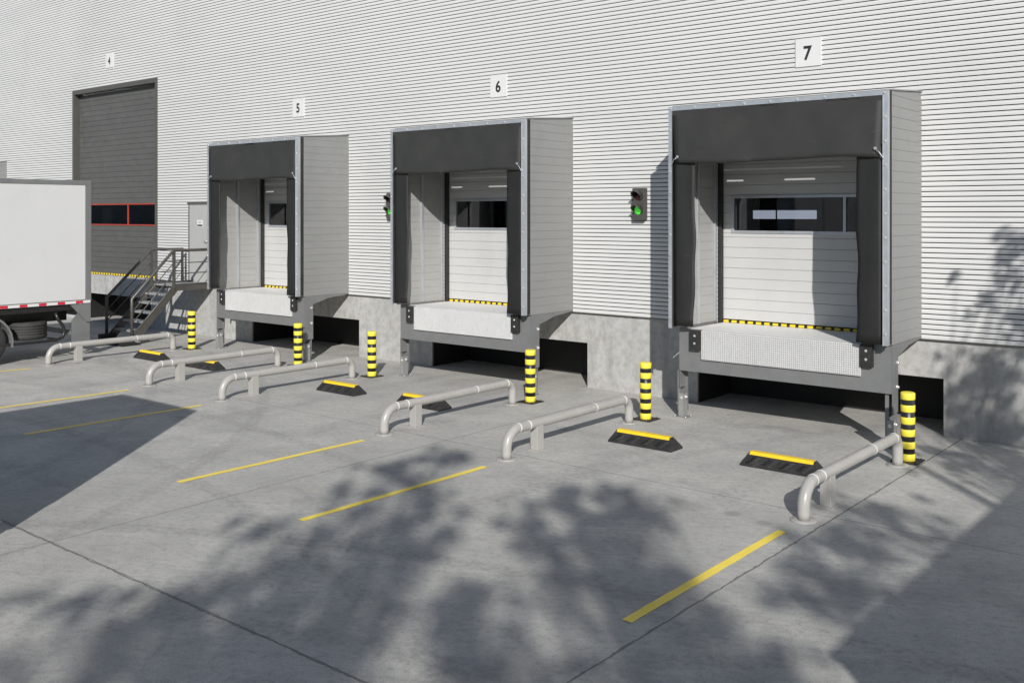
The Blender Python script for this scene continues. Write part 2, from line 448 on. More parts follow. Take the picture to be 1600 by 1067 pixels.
hw.box((c0, YB, Z0 - .16), (XR, YB + .12, 9.5))
hw.box((XL - .2, .07, Z0 - .16), (XL, YB, 9.5)); hw.box((XR, .07, Z0 - .16), (XR + .2, YB, 9.5))
hw.build('back_wall', M['interior'], wh)
for a, b in holes:
    z0, z1 = zband(a); q = MB(); q.box((a, YB + .03, z0), (b, YB + .06, z1)); q.build('window_pane', M['day_pane'], wh)
for x, y, z in ((-22.6, .9, 5.2), (-20.2, .9, 5.2), (-38.5, 9.6, 5.6), (-36, 9.6, 5.6), (-31, 6, 7), (-27, 8, 7)):  # added fill tubes, unseen, brightening what shows through the door windows
        q = MB(); q.box((x - .8, y - .06, z), (x + .8, y + .06, z + .06)); q.build('added_fill_tube', M['fill_lamp'], wh)
q = MB(); q.box((-24.5, 2.0, Z0), (-19.6, 2.1, 3.22)); q.box((-24.5, 2.0, 3.25), (-24.4, 2.1, 5.0)); q.build('partition', M['truck_grey'], wh)
q = MB(); q.box((-41, YB - .06, Z0), (-34.5, YB - .02, 3.27)); q.box((-41, YB - .06, 3.48), (-34.5, YB - .02, 5.2)); q.build('rear_door', M['charcoal'], wh)
rf = MB(); rf.box((XL - .2, -.02, 11.25), (XR + .2, 12.5, 11.45)); rf.box((XL, .07, 9.5), (XR, YB + .1, 9.6))
rf.build('roof', M['truck_grey'], wh)

def sectional_door(x0, x1, z0, z1, y, mat, pitch, win, frame_mat, frame_w, mull, label, ncol=None):
    """win: (x0, x1, z0, z1) of the glazed band; mull: x positions of mullions."""
    a, b, c, d = win
    prof = [(.0, 0), (.012, .03), (.012, .97), (.0, 1)]
    m = MB()
    m.ribs((x0, y), (x1, y), (0, -1), z0, c, pitch, prof)
    m.ribs((x0, y), (x1, y), (0, -1), d, z1, pitch, prof)
    if a > x0: m.ribs((x0, y), (a, y), (0, -1), c, d, pitch, prof)
    if b < x1: m.ribs((b, y), (x1, y), (0, -1), c, d, pitch, prof)
    # thickness behind
    m.face([(x0, y+.045, z0), (x1, y+.045, z0), (x1, y+.045, c), (x0, y+.045, c)]); m.face([(x0, y+.045, d), (x1, y+.045, d), (x1, y+.045, z1), (x0, y+.045, z1)])
    dr = m.build('door', mat, wh, merge='keep'); dr['label'] = label
    f = MB(); e = .026
    f.box((a, y-e, d-frame_w), (b, y+.04, d)); f.box((a, y-e, c), (b, y+.04, c+frame_w))
    f.box((a, y-e, c+frame_w), (a+frame_w, y+.04, d-frame_w)); f.box((b-frame_w, y-e, c+frame_w), (b, y+.04, d-frame_w))
    for q in mull: f.box((q-frame_w/2, y-e+.002, c+frame_w), (q+frame_w/2, y+.038, d-frame_w))
    f.build('window_frame', frame_mat, dr, .003)
    gm = MB(); gm.box((a+.01, y+.0, c+.01), (b-.01, y+.008, d-.01)); gm.build('window_pane', M['glass'], dr)
    return dr

NAMES = {7: 'white sectional dock door with a wide window, behind the nearest shelter', 6: 'white sectional dock door with a window, behind the middle shelter',
         5: 'white sectional dock door mostly hidden inside the third shelter', 3: 'white sectional dock door inside the farthest shelter'}
for kbay, s in BAYS.items():
    dr = sectional_door(s + .155, s + 3.15, Z0 + .055, 4.5, .06, M['door_white'], .1665, (s + .30, s + 2.9, 2.81, 3.42), M['galv'], .045, [s + 2.16], NAMES[kbay])
    st = MB(); st.box((s + .155, .036, Z0 + .004), (s + 3.15, .075, Z0 + .04)); st.build('warning_strip', M['warning'], dr)
    jb = MB()
    jb.box((s + .085, -.02, Z0 - .005), (s + .15, .09, 4.6)); jb.box((s + 3.155, -.02, Z0 - .005), (s + 3.215, .09, 4.6)); jb.box((s + .15, -.02, 4.5), (s + 3.155, .09, 4.6))
    jb.build('door_seal', M['rubber'], dr)

bd = sectional_door(BIG[0] + .05, BIG[1] - .05, Z0 + .05, BIG[2] - .08, .15, M['charcoal'], .1535, (BIG[0] + .25, BIG[1] - .07, 2.80, 3.42), M['red_frame'], .032, [-18.27], 'tall charcoal sectional door with red framed windows')
st = MB(); st.box((BIG[0] + .05, .112, Z0 + .0), (BIG[1] - .05, .15, Z0 + .05)); st.build('warning_strip', M['warning'], bd)
fr = MB()
fr.box((BIG[0] - .06, -.05, Z0 - .02), (BIG[0] + .05, .22, BIG[2] + .07)); fr.box((BIG[1] - .05, -.05, Z0 - .02), (BIG[1] + .06, .22, BIG[2] + .07)); fr.box((BIG[0] + .05, -.05, BIG[2] - .06), (BIG[1] - .05, .22, BIG[2] + .07))
fr.build('door_frame', M['charcoal_trim'], bd)

pd = MB(); pd.box((PD[0], -.006, Z0), (PD[1], .05, PD[2])); pdo = pd.build('door', M['door_grey'], wh, .004); pdo['label'] = 'narrow light grey door at the top of the metal stairs'
h = MB(); h.box((PD[0] - .03, -.05, PD[2]), (PD[1] + .01, .03, PD[2] + .05)); h.build('door_hood', M['charcoal_trim'], pdo)
h = MB(); xh = PD[1] - .1; h.box((xh - .03, -.018, 2.33), (xh + .03, -.006, 2.49)); h.tube([(xh, -.01, 2.42), (xh, -.06, 2.42), (xh - .12, -.06, 2.42)], .011, n=10); h.build('handle', M['steel_bright'], pdo)
h = MB(); h.box((-14.60, -.010, 2.79), (-14.33, -.006, 2.97)); h.box((-14.58, -.013, 2.81), (-14.35, -.010, 2.85), 1); h.box((-14.53, -.012, 2.90), (-14.40, -.010, 2.915), 1); h.build('notice_plate', [M['sign'], M['ink']], pdo)

# ------------------------------------------------------------------ dock shelters
SHELTER_LABELS = {7: 'nearest and largest grey dock shelter with dark curtains, below number 7', 6: 'grey dock shelter with dark curtains in the middle, below number 6',
                  5: 'grey dock shelter right of the metal stairs, below number 5', 3: 'grey dock shelter cut off at the left edge above the truck'}
W = 3.3
def zroof(y): return 4.857 + (4.757 - 4.857) * (y / -1.28)
def make_shelter():
    t = thing('dock_shelter', SHELTER_LABELS[7], 'dock shelter', (BAYS[7], 0, 0), 0, 'dock shelters along the warehouse wall')
    # galvanised front frame, with a row of screws in its flange
    f = MB()
    YA, YM = -1.44, -1.365
    zt, zb, fw = 4.746, 1.385, .062
    f.box((0, YA, zb), (fw, YA + .006, zt)); f.box((W - fw, YA, zb), (W, YA + .006, zt)); f.box((fw, YA, zt - .06), (W - fw, YA + .006, zt))
    f.box((0, YA + .006, zb), (.006, YM, zt)); f.box((W - .006, YA + .006, zb), (W, YM, zt)); f.box((.006, YA + .006, zt - .006), (W - .006, YM, zt))
    f.box((fw - .006, YA - .008, zb), (fw + .003, YA, zt - .06)); f.box((W - fw - .003, YA - .008, zb), (W - fw + .006, YA, zt - .06))
    for k in range(9):
        x = .045 + k * (W - .09) / 8; f.bolt((x, YA, zt - .03), r=.012, h=.014, m=1)
    for k in range(1, 11):
        z = zt - .03 - k * .318
        for x in (.031, W - .031): f.bolt((x, YA, z), r=.012, h=.014, m=1)
    f.build('frame', [M['galv'], M['steel_bright']], t)
    q = MB()
    q.box((.004, -1.365, zb + .02), (.03, -1.275, zt - .01)); q.box((W - .03, -1.365, zb + .02), (W - .004, -1.275, zt - .01)); q.box((.03, -1.365, zt - .03), (W - .03, -1.275, zt - .008))
    q.build('gasket', M['rubber'], t)
    prof = [(.0, 0), (.0, .965), (-.0045, .972), (-.0045, .992), (.0, 1.0)]
    for side in (0, 1):
        m = MB(); xo = W if side else 0; sg = 1 if side else -1
        m.ribs((xo, -1.28), (xo, -.001), (sg, 0), 1.382, 4.75, .1445, prof)
        xi = xo - sg * .06
        m.ribs((xi, -1.28), (xi, -.001), (-sg, 0), 1.382, 4.75, .1445, prof, 2)
        a, b = sorted((xo, xi))
        a += .0085; b -= .0085
        m.face([(a, -1.28, 1.382), (b, -1.28, 1.382), (b, -1.28, 4.75), (a, -1.28, 4.75)])
        m.face([(a, -1.28, 1.383), (b, -1.28, 1.383), (b, -.001, 1.383), (a, -.001, 1.383)])
        # closing pieces under the sloping roof
        m.prism([(-1.28, 4.75), (-1.28, 4.755), (-.002, 4.852), (-.002, 4.75)], 'x', a, b)
        for k in range(24):
            m.bolt((xo, -.02, 1.45 + k * .1445), (sg, 0, 0), .007, .006, 1)
        m.build('side_panel', [M['panel'], M['steel_bright'], M['panel_in']], t, merge='keep')
        for y in (-.68, -.11):
            p = MB(); xa = xi - sg * .03
            p.box((min(xi, xa), y, 1.385), (max(xi, xa), y + .06, 4.70)); p.build('post', M['galv'], t, .003)
    r = MB(); r.prism([(-1.30, 4.757), (-1.30, 4.775), (-.001, 4.877), (-.001, 4.858)], 'x', -.012, W + .012)
    r.build('roof_panel', M['panel'], t)
    # head curtain with a wavy lower hem and two open slots under the frame
    cu = MB(); xs = [.06 + i * (W - .12) / 32 for i in range(33)]
    zs = [4.71, 4.682, 4.656, 4.62, 4.45, 4.3, 4.15, 4.02, 3.93, 3.88]
    def zh(x): return 3.885 - .014 * math.sin((x - .3) * 2.1) + .005 * math.sin(x * 5.3) - .012 * (x / W)
    def P(i, j):
        x, z = xs[i], zs[j]
        if j == len(zs) - 1: z = zh(x)
        elif j == len(zs) - 2: z = zh(x) + .06
        s_ = (4.7 - z) / .82
        inset = .05 * s_ * (1 - 2 * (x - .082) / (W - .164))
        return (x + (inset if abs(1 - 2*(x-.082)/(W-.164)) > .9 else inset * .9), -1.428 - .010 * s_ * math.sin(x * 2.9) - .004 * s_ * math.sin(x * 7.1 + 1), z)
    base = len(cu.v)
    for j in range(len(zs)):
        for i in range(33): cu.v.append(P(i, j))
    for j in range(len(zs) - 1):
        for i in range(32):
            xm = (xs[i] + xs[i+1]) / 2
            if j == 1 and (1.48 < xm < 1.74 or 2.48 < xm < 2.9): continue
            cu.f.append((j*33+i, (j+1)*33+i, (j+1)*33+i+1, j*33+i+1)); cu.m.append(0); cu.s.append(j > 2)
    cu.build('head_curtain', M['curtain'], t, solid=.006)
    for side in (0, 1):
        c = MB(); nz, nx = 22, 6
        zb_ = 1.425 if not side else 1.395
        for j in range(nz + 1):
            z = 4.05 + (zb_ - 4.05) * j / nz
            wv = .012 * math.sin(z * 3.1 + side) + .010 * math.sin(z * 7.3 + 2 * side) * (1 if z < 3 else .3)
            inner = (.43 - .02 * (j / nz) + wv) if not side else (W - .43 + .0 * (j / nz) + wv)
            outer = .084 if not side else W - .084
            for i in range(nx + 1):
                u = i / nx; x = outer + (inner - outer) * u
                c.v.append((x, -1.40 + .020 * u * u + .006 * math.sin(u * 5 + z * 1.3), z))
        for j in range(nz):
            for i in range(nx):
                a = j * (nx + 1) + i
                c.f.append((a, a + 1, a + nx + 2, a + nx + 1)); c.m.append(0); c.s.append(True)
        c.build('side_curtain', M['flap'], t, solid=.008)
    for x, dx in ((.16, -.10), (W - .16, .10)):
        c = MB(); c.tube([(x, -1.452, 3.98), (x + dx * .55, -1.468, 3.94), (x + dx * .9, -1.455, 3.88), (x + dx * 1.05, -1.447, 3.84)], .0055, n=8); c.bolt((x, -1.447, 3.985), r=.014, h=.016)
        c.build('cord', M['galv'], t)
    return t
sh0 = make_shelter()
for kbay in (6, 5, 3): dup(sh0, (BAYS[kbay], 0, 0), SHELTER_LABELS[kbay])

# ------------------------------------------------------------------ dock levellers
LEV_LABELS = {7: 'nearest dock leveller with a studded pale lip on steel legs, below door 7', 6: 'dock leveller with a pale lip on steel legs, below door 6',
              5: 'dock leveller with a pale lip on steel legs, below door 5', 3: 'dock leveller of the farthest shelter, behind the parked truck'}
def make_leveler(lipmat):
    t = thing('dock_leveler', LEV_LABELS[7], 'dock leveller', (BAYS[7], 0, 0), 0, 'dock levellers below the shelters')
    d = MB(); d.box((.17, -1.215, Z0 - .05), (3.13, .03, Z0)); d.build('deck', M['deck_top'], t)
    l = MB(); l.box((.465, -1.275, .925), (2.88, -1.242, Z0 + .002)); l.build('lip', lipmat, t, .006)
    p = MB()
    p.box((.075, -1.24, .725), (3.285, -1.22, .93)); p.box((.075, -1.24, .93), (.465, -1.22, 1.372)); p.box((2.88, -1.24, .93), (3.285, -1.22, 1.372)); p.box((.465, -1.238, .93), (2.88, -1.222, Z0 - .06))
    p.box((.075, -1.22, .725), (3.285, -1.08, .745))
    p.build('front_plate', M['galv_dark'], t)
    for x in (.075, W - .012):
        s_ = MB(); s_.prism([(-1.235, .46), (-1.235, 1.378), (-.001, 1.378), (-.001, 1.362), (-.58, 1.312), (-1.024, 1.20), (-1.024, .46)], 'x', x, x + .011)
        out = 1 if x > 1 else -1; xx = x + (.011 if x > 1 else 0)
        for z in (1.125, .80): s_.bolt((xx, -1.07, z), (out, 0, 0), .02, .028, 1)
        s_.build('side_plate', [M['galv_dark'], M['steel_bright']], t)
    for x in (.292, 2.885):
        b = MB(); b.box((x, -1.31, 1.065), (x + .165, -1.24, 1.362))
        for z in (1.28, 1.165): b.bolt((x + .08, -1.31, z), r=.012, h=.012, m=1)
        b.build('bumper', [M['rubber'], M['steel_bright']], t, .008)
    for x in (.02, W - .115):
        lg = MB()
        lg.box((x, -1.20, .10), (x + .012, -1.06, .725)); lg.box((x + .012, -1.075, .10), (x + .11, -1.06, .725)); lg.box((x + .012, -1.20, .10), (x + .05, -1.19, .725))
        leg = lg.build('leg', M['galv_dark'], t)
        b = MB(); b.box((x + .03, -1.225, .015), (x + .115, -1.205, .37)); b.box((x + .03, -1.205, .015), (x + .042, -1.10, .37)); b.box((x + .103, -1.205, .015), (x + .115, -1.10, .37))
        b.bolt((x + .075, -1.225, .30), r=.017, h=.02, m=1); b.bolt((x + .115, -1.15, .31), (1, 0, 0), .02, .03, 1)
        b.build('foot_bracket', [M['galv_mid'], M['steel_bright']], leg)
        b = MB(); b.box((x - .05, -1.26, 0), (x + .19, -1.06, .012))
        for px, py in ((x - .025, -1.24), (x + .165, -1.24), (x - .025, -1.08), (x + .165, -1.08)): b.bolt((px, py, .012), (0, 0, 1), .010, .014, 1)
        b.build('base_plate', [M['galv_mid'], M['steel_bright']], leg)
    return t
lv7 = make_leveler(M['deck_dots'])
lv6 = None
for kbay in (6, 5, 3):
    c = dup(lv7, (BAYS[kbay], 0, 0), LEV_LABELS[kbay])
    for q in kids(c):
        if q.name.startswith('lip'): q.data = q.data.copy(); q.data.materials[0] = M['deck']

# ------------------------------------------------------------------ number signs
def number_sign(n, x0, x1, z0, z1, label):
    t = thing('number_sign', label, 'sign', ((x0+x1)/2, -.02, (z0+z1)/2), 0, 'numbered white signs above the bays')
    b = MB(); hx, hz = (x1-x0)/2, (z1-z0)/2; b.box((-hx, -.03, -hz), (hx, .0, hz)); b.build('plate', M['sign'], t, .003)
    cu = bpy.data.curves.new('numeral', 'FONT'); cu.body = str(n); cu.size = hz * 1.36; cu.align_x = 'CENTER'; cu.align_y = 'CENTER'; cu.extrude = .0015; cu.offset = .008
    o = bpy.data.objects.new('tmp', cu); COL.objects.link(o)
    bpy.context.view_layer.update()
    me = bpy.data.meshes.new_from_object(o.evaluated_get(bpy.context.evaluated_depsgraph_get())); me.name = 'numeral'
    bpy.data.objects.remove(o)
    xs = [v.co.x for v in me.vertices]; ys = [v.co.y for v in me.vertices]; mx, my = (min(xs)+max(xs))/2, (min(ys)+max(ys))/2
    for v in me.vertices: v.co = ((v.co.x - mx) * .9 - hx * .02, -.032 + v.co.z * -.3, (v.co.y - my) - hz * .06)
    me.materials.clear(); me.materials.append(M['ink'])
    q = bpy.data.objects.new('numeral', me); COL.objects.link(q); q.parent = t
number_sign(7, 1.69, 2.10, 5.375, 5.81, 'white square sign with a black number 7')
number_sign(6, -4.52, -4.11, 5.375, 5.81, 'white square sign with a black number 6')
number_sign(5, -10.615, -10.205, 5.375, 5.81, 'white square sign with a black number 5')
number_sign(4, -19.17, -18.76, 7.32, 7.74, 'white square sign with a black number 4 above the charcoal door')

# ------------------------------------------------------------------ signal lights
def signal(x, label):
    t = thing('signal_light', label, 'traffic light', (x, -.02, 0), 0, 'dock signal lights on the cladding')
    b = MB(); b.box((-.12, -.115, 3.02), (.12, 0, 3.565)); b.build('housing', M['housing'], t, .008)
    for z, mt, nm in ((3.425, M['red_lamp'], 'red'), (3.185, M['green_lamp'], 'green')):
        l = MB(); l.lathe([(.001, -.135), (.04, -.132), (.072, -.118), (.075, -.114)], (0, 0, z), 'y', 24); le = l.build('lens', mt, t)
        le['label'] = 'unlit red lens' if nm == 'red' else 'lit green lens'
        v = MB(); n = 22; prof = []
        for k in range(n + 1):
            a = R(-35) + R(250) * k / n; ln = .06 + .10 * max(0, math.sin(a)) ** .7 if math.sin(a) > 0 else .05
            prof.append((math.cos(a), math.sin(a), ln))
        for (c0, s0, l0), (c1, s1, l1) in zip(prof, prof[1:]):
            r = .088
            v.face([(c0*r, -.114, z + s0*r), (c1*r, -.114, z + s1*r), (c1*r, -.114 - l1, z + s1*r), (c0*r, -.114 - l0, z + s0*r)], 0, True)
        v.build('visor', M['housing'], t, solid=.007, merge=True)
signal(-1.10, 'dark two-lamp signal light with green lit, left of the nearest shelter')
signal(-7.24, 'signal light mostly hidden behind the left edge of the middle shelter')

# ------------------------------------------------------------------ bollards
def make_bollard(loc, label):
    t = thing('bollard', label, 'bollard', loc, 0, 'yellow and black bollards')
    b = MB(); b.box((-.165, -.165, 0), (.165, .165, .012))
    for px in (-.125, .125):
        for py in (-.125, .125): b.bolt((px, py, .012), (0, 0, 1), .012, .016)
    b.build('base_plate', M['rubber'], t)
    # six yellow bands over a black tube, each band standing slightly proud
    b = MB(); z = .012; r = .084
    b.lathe([(r, z), (r, .80)], n=40, m=1)
    for k in range(6):
        h_ = .088; z0 = z if k == 0 else z0 + .088 + .0655
        top = z0 + h_
        b.lathe([(r + .001, z0), (r + .004, z0 + .004), (r + .004, top - .004), (r + .001, top)] if k < 5 else [(r + .001, z0), (r + .004, z0 + .004), (r + .004, top - .008), (r - .004, top)], n=40)
    b.build('post', [M['yellow'], M['bandblack']], t)
    return t
BL = [((3.926, -1.764, 0), 'yellow and black bollard at the right front corner of the nearest shelter'),
      ((.018, -1.696, 0), 'yellow and black bollard at the left front corner of the nearest shelter'),
      ((-2.196, -1.726, 0), 'yellow and black bollard at the right front corner of the middle shelter'),
      ((-6.165, -1.632, 0), 'yellow and black bollard at the left front corner of the middle shelter'),
      ((-8.361, -1.667, 0), 'yellow and black bollard at the right front corner of the shelter below 5'),
      ((-12.29, -1.633, 0), 'yellow and black bollard beside the foot of the metal stairs')]
b0 = make_bollard(*BL[0])
for l, s in BL[1:]: dup(b0, l, s)

# ------------------------------------------------------------------ pipe guard rails
def make_rail(loc, label):
    t = thing('guard_rail', label, 'guard rail', loc, 0, 'bent pipe guard rails on the yard')
    ya, yb, za, r = -4.93, -2.07, .362, .063
    def arc(yc, zc, R_, a0, a1, n=12): return [(0, yc + R_ * math.cos(R(a0 + (a1 - a0) * k / n)), zc + R_ * math.sin(R(a0 + (a1 - a0) * k / n))) for k in range(n + 1)]
    RA, RB = .235, .15
    pts = [(0, ya, .012), (0, ya, .07)] + arc(ya + RA, za - RA, RA, 180, 90) + arc(yb - RB, za - RB, RB, 90, 0) + [(0, yb, .07), (0, yb, .012)]
    p = MB(); p.tube(pts, r, n=28); p.build('pipe', M['taupe'], t)
    for y in (ya + RA, ya + RA + .205, -2.97, yb - RB):
        q = MB(); q.tube([(0, y - .011, za), (0, y - .007, za), (0, y + .007, za), (0, y + .011, za)], [r + .0005, r + .0028, r + .0028, r + .0005], n=28); q.build('weld_ring', M['weld'], t)
    for y in (ya, yb):
        q = MB(); q.lathe([(.135, 0), (.135, .008), (.130, .013), (.062, .013)], (0, y, 0), 'z', 32); q.build('foot_flange', M['taupe'], t)
    q = MB(); q.box((-.06, -4.37, .012), (.06, -4.23, za - .03)); q.build('support', M['taupe'], t, .006)
    q = MB(); q.box((-.09, -4.40, 0), (.09, -4.20, .014)); q.build('support_plate', M['taupe'], t, .003)
    return t
RL = [((3.90, 0, 0), 'bent pipe guard rail nearest the viewer, right of the nearest bay'),
      ((-.04, 0, 0), 'bent pipe guard rail between the nearest two bays, closer to the number 7 side'),
      ((-2.30, .0, 0), 'bent pipe guard rail ending beside the bollard right of the middle shelter'),
      ((-6.26, .02, 0), 'bent pipe guard rail left of the middle bay, third from the far left end'),
      ((-8.53, .02, 0), 'bent pipe guard rail standing in front of a black wheel stop, second from the truck'),
      ((-12.40, .02, 0), 'bent pipe guard rail nearest the parked truck')]
r0 = make_rail(*RL[0])
for k, (l, s) in enumerate(RL[1:]): dup(r0, l, s)

# ------------------------------------------------------------------ wheel stops
def make_stop(loc, label):
    t = thing('wheel_stop', label, 'wheel stop', loc, 0, 'black rubber wheel stops')
    L, D, H = .99, .30, .165
    b = MB()
    lo = [(0, 0, 0), (L, 0, 0), (L, D, 0), (0, D, 0)]
    mid = [(0, 0, .025), (L, 0, .025), (L, D, .025), (0, D, .025)]
    top = [(.075, .115, H), (L - .075, .115, H), (L - .075, .185, H), (.075, .185, H)]
    i = len(b.v); b.v += lo + mid + top
    for a in (0, 4):
        for k in range(4): b.f.append((i+a+k, i+a+(k+1)%4, i+a+4+(k+1)%4, i+a+4+k)); b.m.append(0); b.s.append(False)
    b.f.append((i+8, i+9, i+10, i+11)); b.m.append(0); b.s.append(False); b.f.append((i+3, i+2, i+1, i)); b.m.append(0); b.s.append(False)
    # raised chevron ribs on the long sloping faces
    def on(u, v, fr):           # u along, v up the slope, on front or rear face
        x = .02 + u * (L - .04); yy = v * .115 if fr else D - v * .115; zz = .025 + v * (H - .025)
        nx = Vector((0, -.14, .115)).normalized() if fr else Vector((0, .14, .115)).normalized()
        return Vector((x, yy, zz)), nx
    for fr in (True, False):
        for blk in range(4):
            u0 = .05 + blk * .232
            for k in range(5):
                if blk % 2 == 0: ends = ((u0 + .02 * k, .08 + .12 * k), (u0 + .12 + .02 * k, .2 + .12 * k))
                else: ends = ((u0 + .02 * k, .2 + .12 * k), (u0 + .12 + .02 * k, .08 + .12 * k))
                (ua, va), (ub, vb) = ends
                va, vb = min(va, .58), min(vb, .58)
                pa, n_ = on(ua, va, fr); pb, _ = on(ub, vb, fr)
                b.tube([pa, pb], .009, 0, 6)
        for u in (.16, .5, .84):
            p, n_ = on(u, .42, fr); b.tube([p - n_ * .002, p + n_ * .004], .022, 1, 14)
    b.build('body', [M['rubber'], M['black']], t)
    s_ = MB(); s_.prism([(.092, .128), (.088, .133), (.112, H + .004), (.188, H + .004), (.212, .133), (.208, .128), (.185, H - .004), (.115, H - .004)], 'x', .085, L - .085); s_.build('reflective_strip', M['yellow_deep'], t)
    return t
WL = [((2.385, -3.31, 0), 'black wheel stop with yellow top, beside the nearest guard rail'), ((.405, -3.29, 0), 'black wheel stop with yellow top, the left one before the nearest shelter'),
      ((-3.82, -3.26, 0), 'black wheel stop partly hidden behind the middle guard rail'), ((-5.82, -3.27, 0), 'black wheel stop with yellow top, the left one before the middle shelter'),
      ((-10.07, -3.22, 0), 'black wheel stop mostly hidden behind a guard rail, left of centre'), ((-12.01, -3.25, 0), 'black wheel stop with yellow top near the foot of the stairs')]
w0 = make_stop(*WL[0])
for l, s in WL[1:]: dup(w0, l, s)

# ------------------------------------------------------------------ metal stairs
stt = thing('metal_staircase', 'grey steel staircase with handrails up to the small grey door', 'staircase', (0, 0, 0))
XA, XB = -14.9, -13.9
l = MB(); l.box((XA, -1.06, Z0 - .03), (XB, -.02, Z0)); l.build('landing', M['tread'], stt)
for x in (XA - .02, XB):
    s_ = MB(); poly = [(-.02, Z0 + .012), (-.02, Z0 - .13), (-1.01, Z0 - .13), (-2.07, .10), (-2.28, .10), (-2.22, .20), (-1.10, Z0 + .012)]
    s_.prism(poly, 'x', x, x + .02); s_.build('stringer', M['stairs'], stt)
    s_ = MB(); e = .05
    xa = x - .035 if x > -14.5 else x
    s_.tube([(x + .01, -.02, Z0 + .02), (x + .01, -1.10, Z0 + .02), (x + .01, -2.24, .20)], .022, n=8); s_.build('stringer_flange', M['stairs'], stt)
nst = 5
for k in range(nst):
    y = -1.06 - (k + 1) * .205; z = Z0 - (k + 1) * .205
    tr = MB(); tr.box((XA + .004, y - .03, z - .035), (XB - .004, y + .20, z)); tr.box((XA + .004, y - .034, z - .045), (XB - .004, y - .03, z + .002)); tr.build('tread', M['tread'], stt)
bs = MB(); bs.box((XA - .05, -2.50, 0), (XB + .05, -2.02, .045)); bs.box((XA - .05, -2.50, .045), (XA + .12, -2.12, .22)); bs.box((XB - .12, -2.46, .045), (XB + .05, -2.16, .22)); bs.box((XA + .12, -2.42, .06), (XB - .12, -2.2, .12))
bs.build('foot_block', M['black'], stt)
for x, yt in ((XA - .01, -.24), (XB + .01, -.02)):
    foot = -2.30 if x < -14.5 else -2.22
    hr = MB(); hr.tube([(x, foot, .20), (x, foot, 1.10), (x, -1.12, 2.225), (x, yt, 2.225)] + ([(x, yt, Z0)] if x < -14.5 else []), .038, n=14)
    hr.build('handrail', M['stairs'], stt)
    for fq in (.36, .66):
        z0 = .22 + .88 * (1 - fq); zt_ = Z0 + .87 * (1 - fq)
        mr = MB(); mr.tube([(x, foot, z0), (x, -1.12, zt_), (x, yt, zt_)], .013, n=8); mr.build('mid_rail', M['stairs'], stt)
    ps = MB(); ps.box((x - .03, -1.14, Z0 - .1), (x + .03, -1.08, 2.22)); ps.build('post', M['stairs'], stt)

# ------------------------------------------------------------------ box trucks
def wheel(parent, x, y, r=.46, w_=.28, side=1):
    ty = MB(); prof = [(r*.62, -w_/2), (r*.92, -w_/2), (r*.985, -w_*.42), (r, -w_*.3)]
    for k in range(5):
        c = -w_*.3 + k * w_*.15; prof += [(r, c - .012), (r - .012, c - .008), (r - .012, c + .008), (r, c + .012)]
    prof += [(r, w_*.3), (r*.985, w_*.42), (r*.92, w_/2), (r*.62, w_/2)]
    ty.lathe(prof, (x, y, r), 'x', 40); wo = ty.build('wheel', M['tyre'], parent)
    ri = MB(); ri.lathe([(.02, side*w_*.30), (r*.28, side*w_*.30), (r*.34, side*w_*.12), (r*.55, side*w_*.10), (r*.60, side*w_*.46), (r*.64, side*w_*.49), (r*.64, side*w_*.40)], (x, y, r), 'x', 32)
    for k in range(8):
        a = k * math.pi / 4; ri.bolt((x + side*w_*.30, y + math.cos(a)*r*.22, r + math.sin(a)*r*.22), (side, 0, 0), .016, .03)
    ri.build('rim', M['rim'], wo)
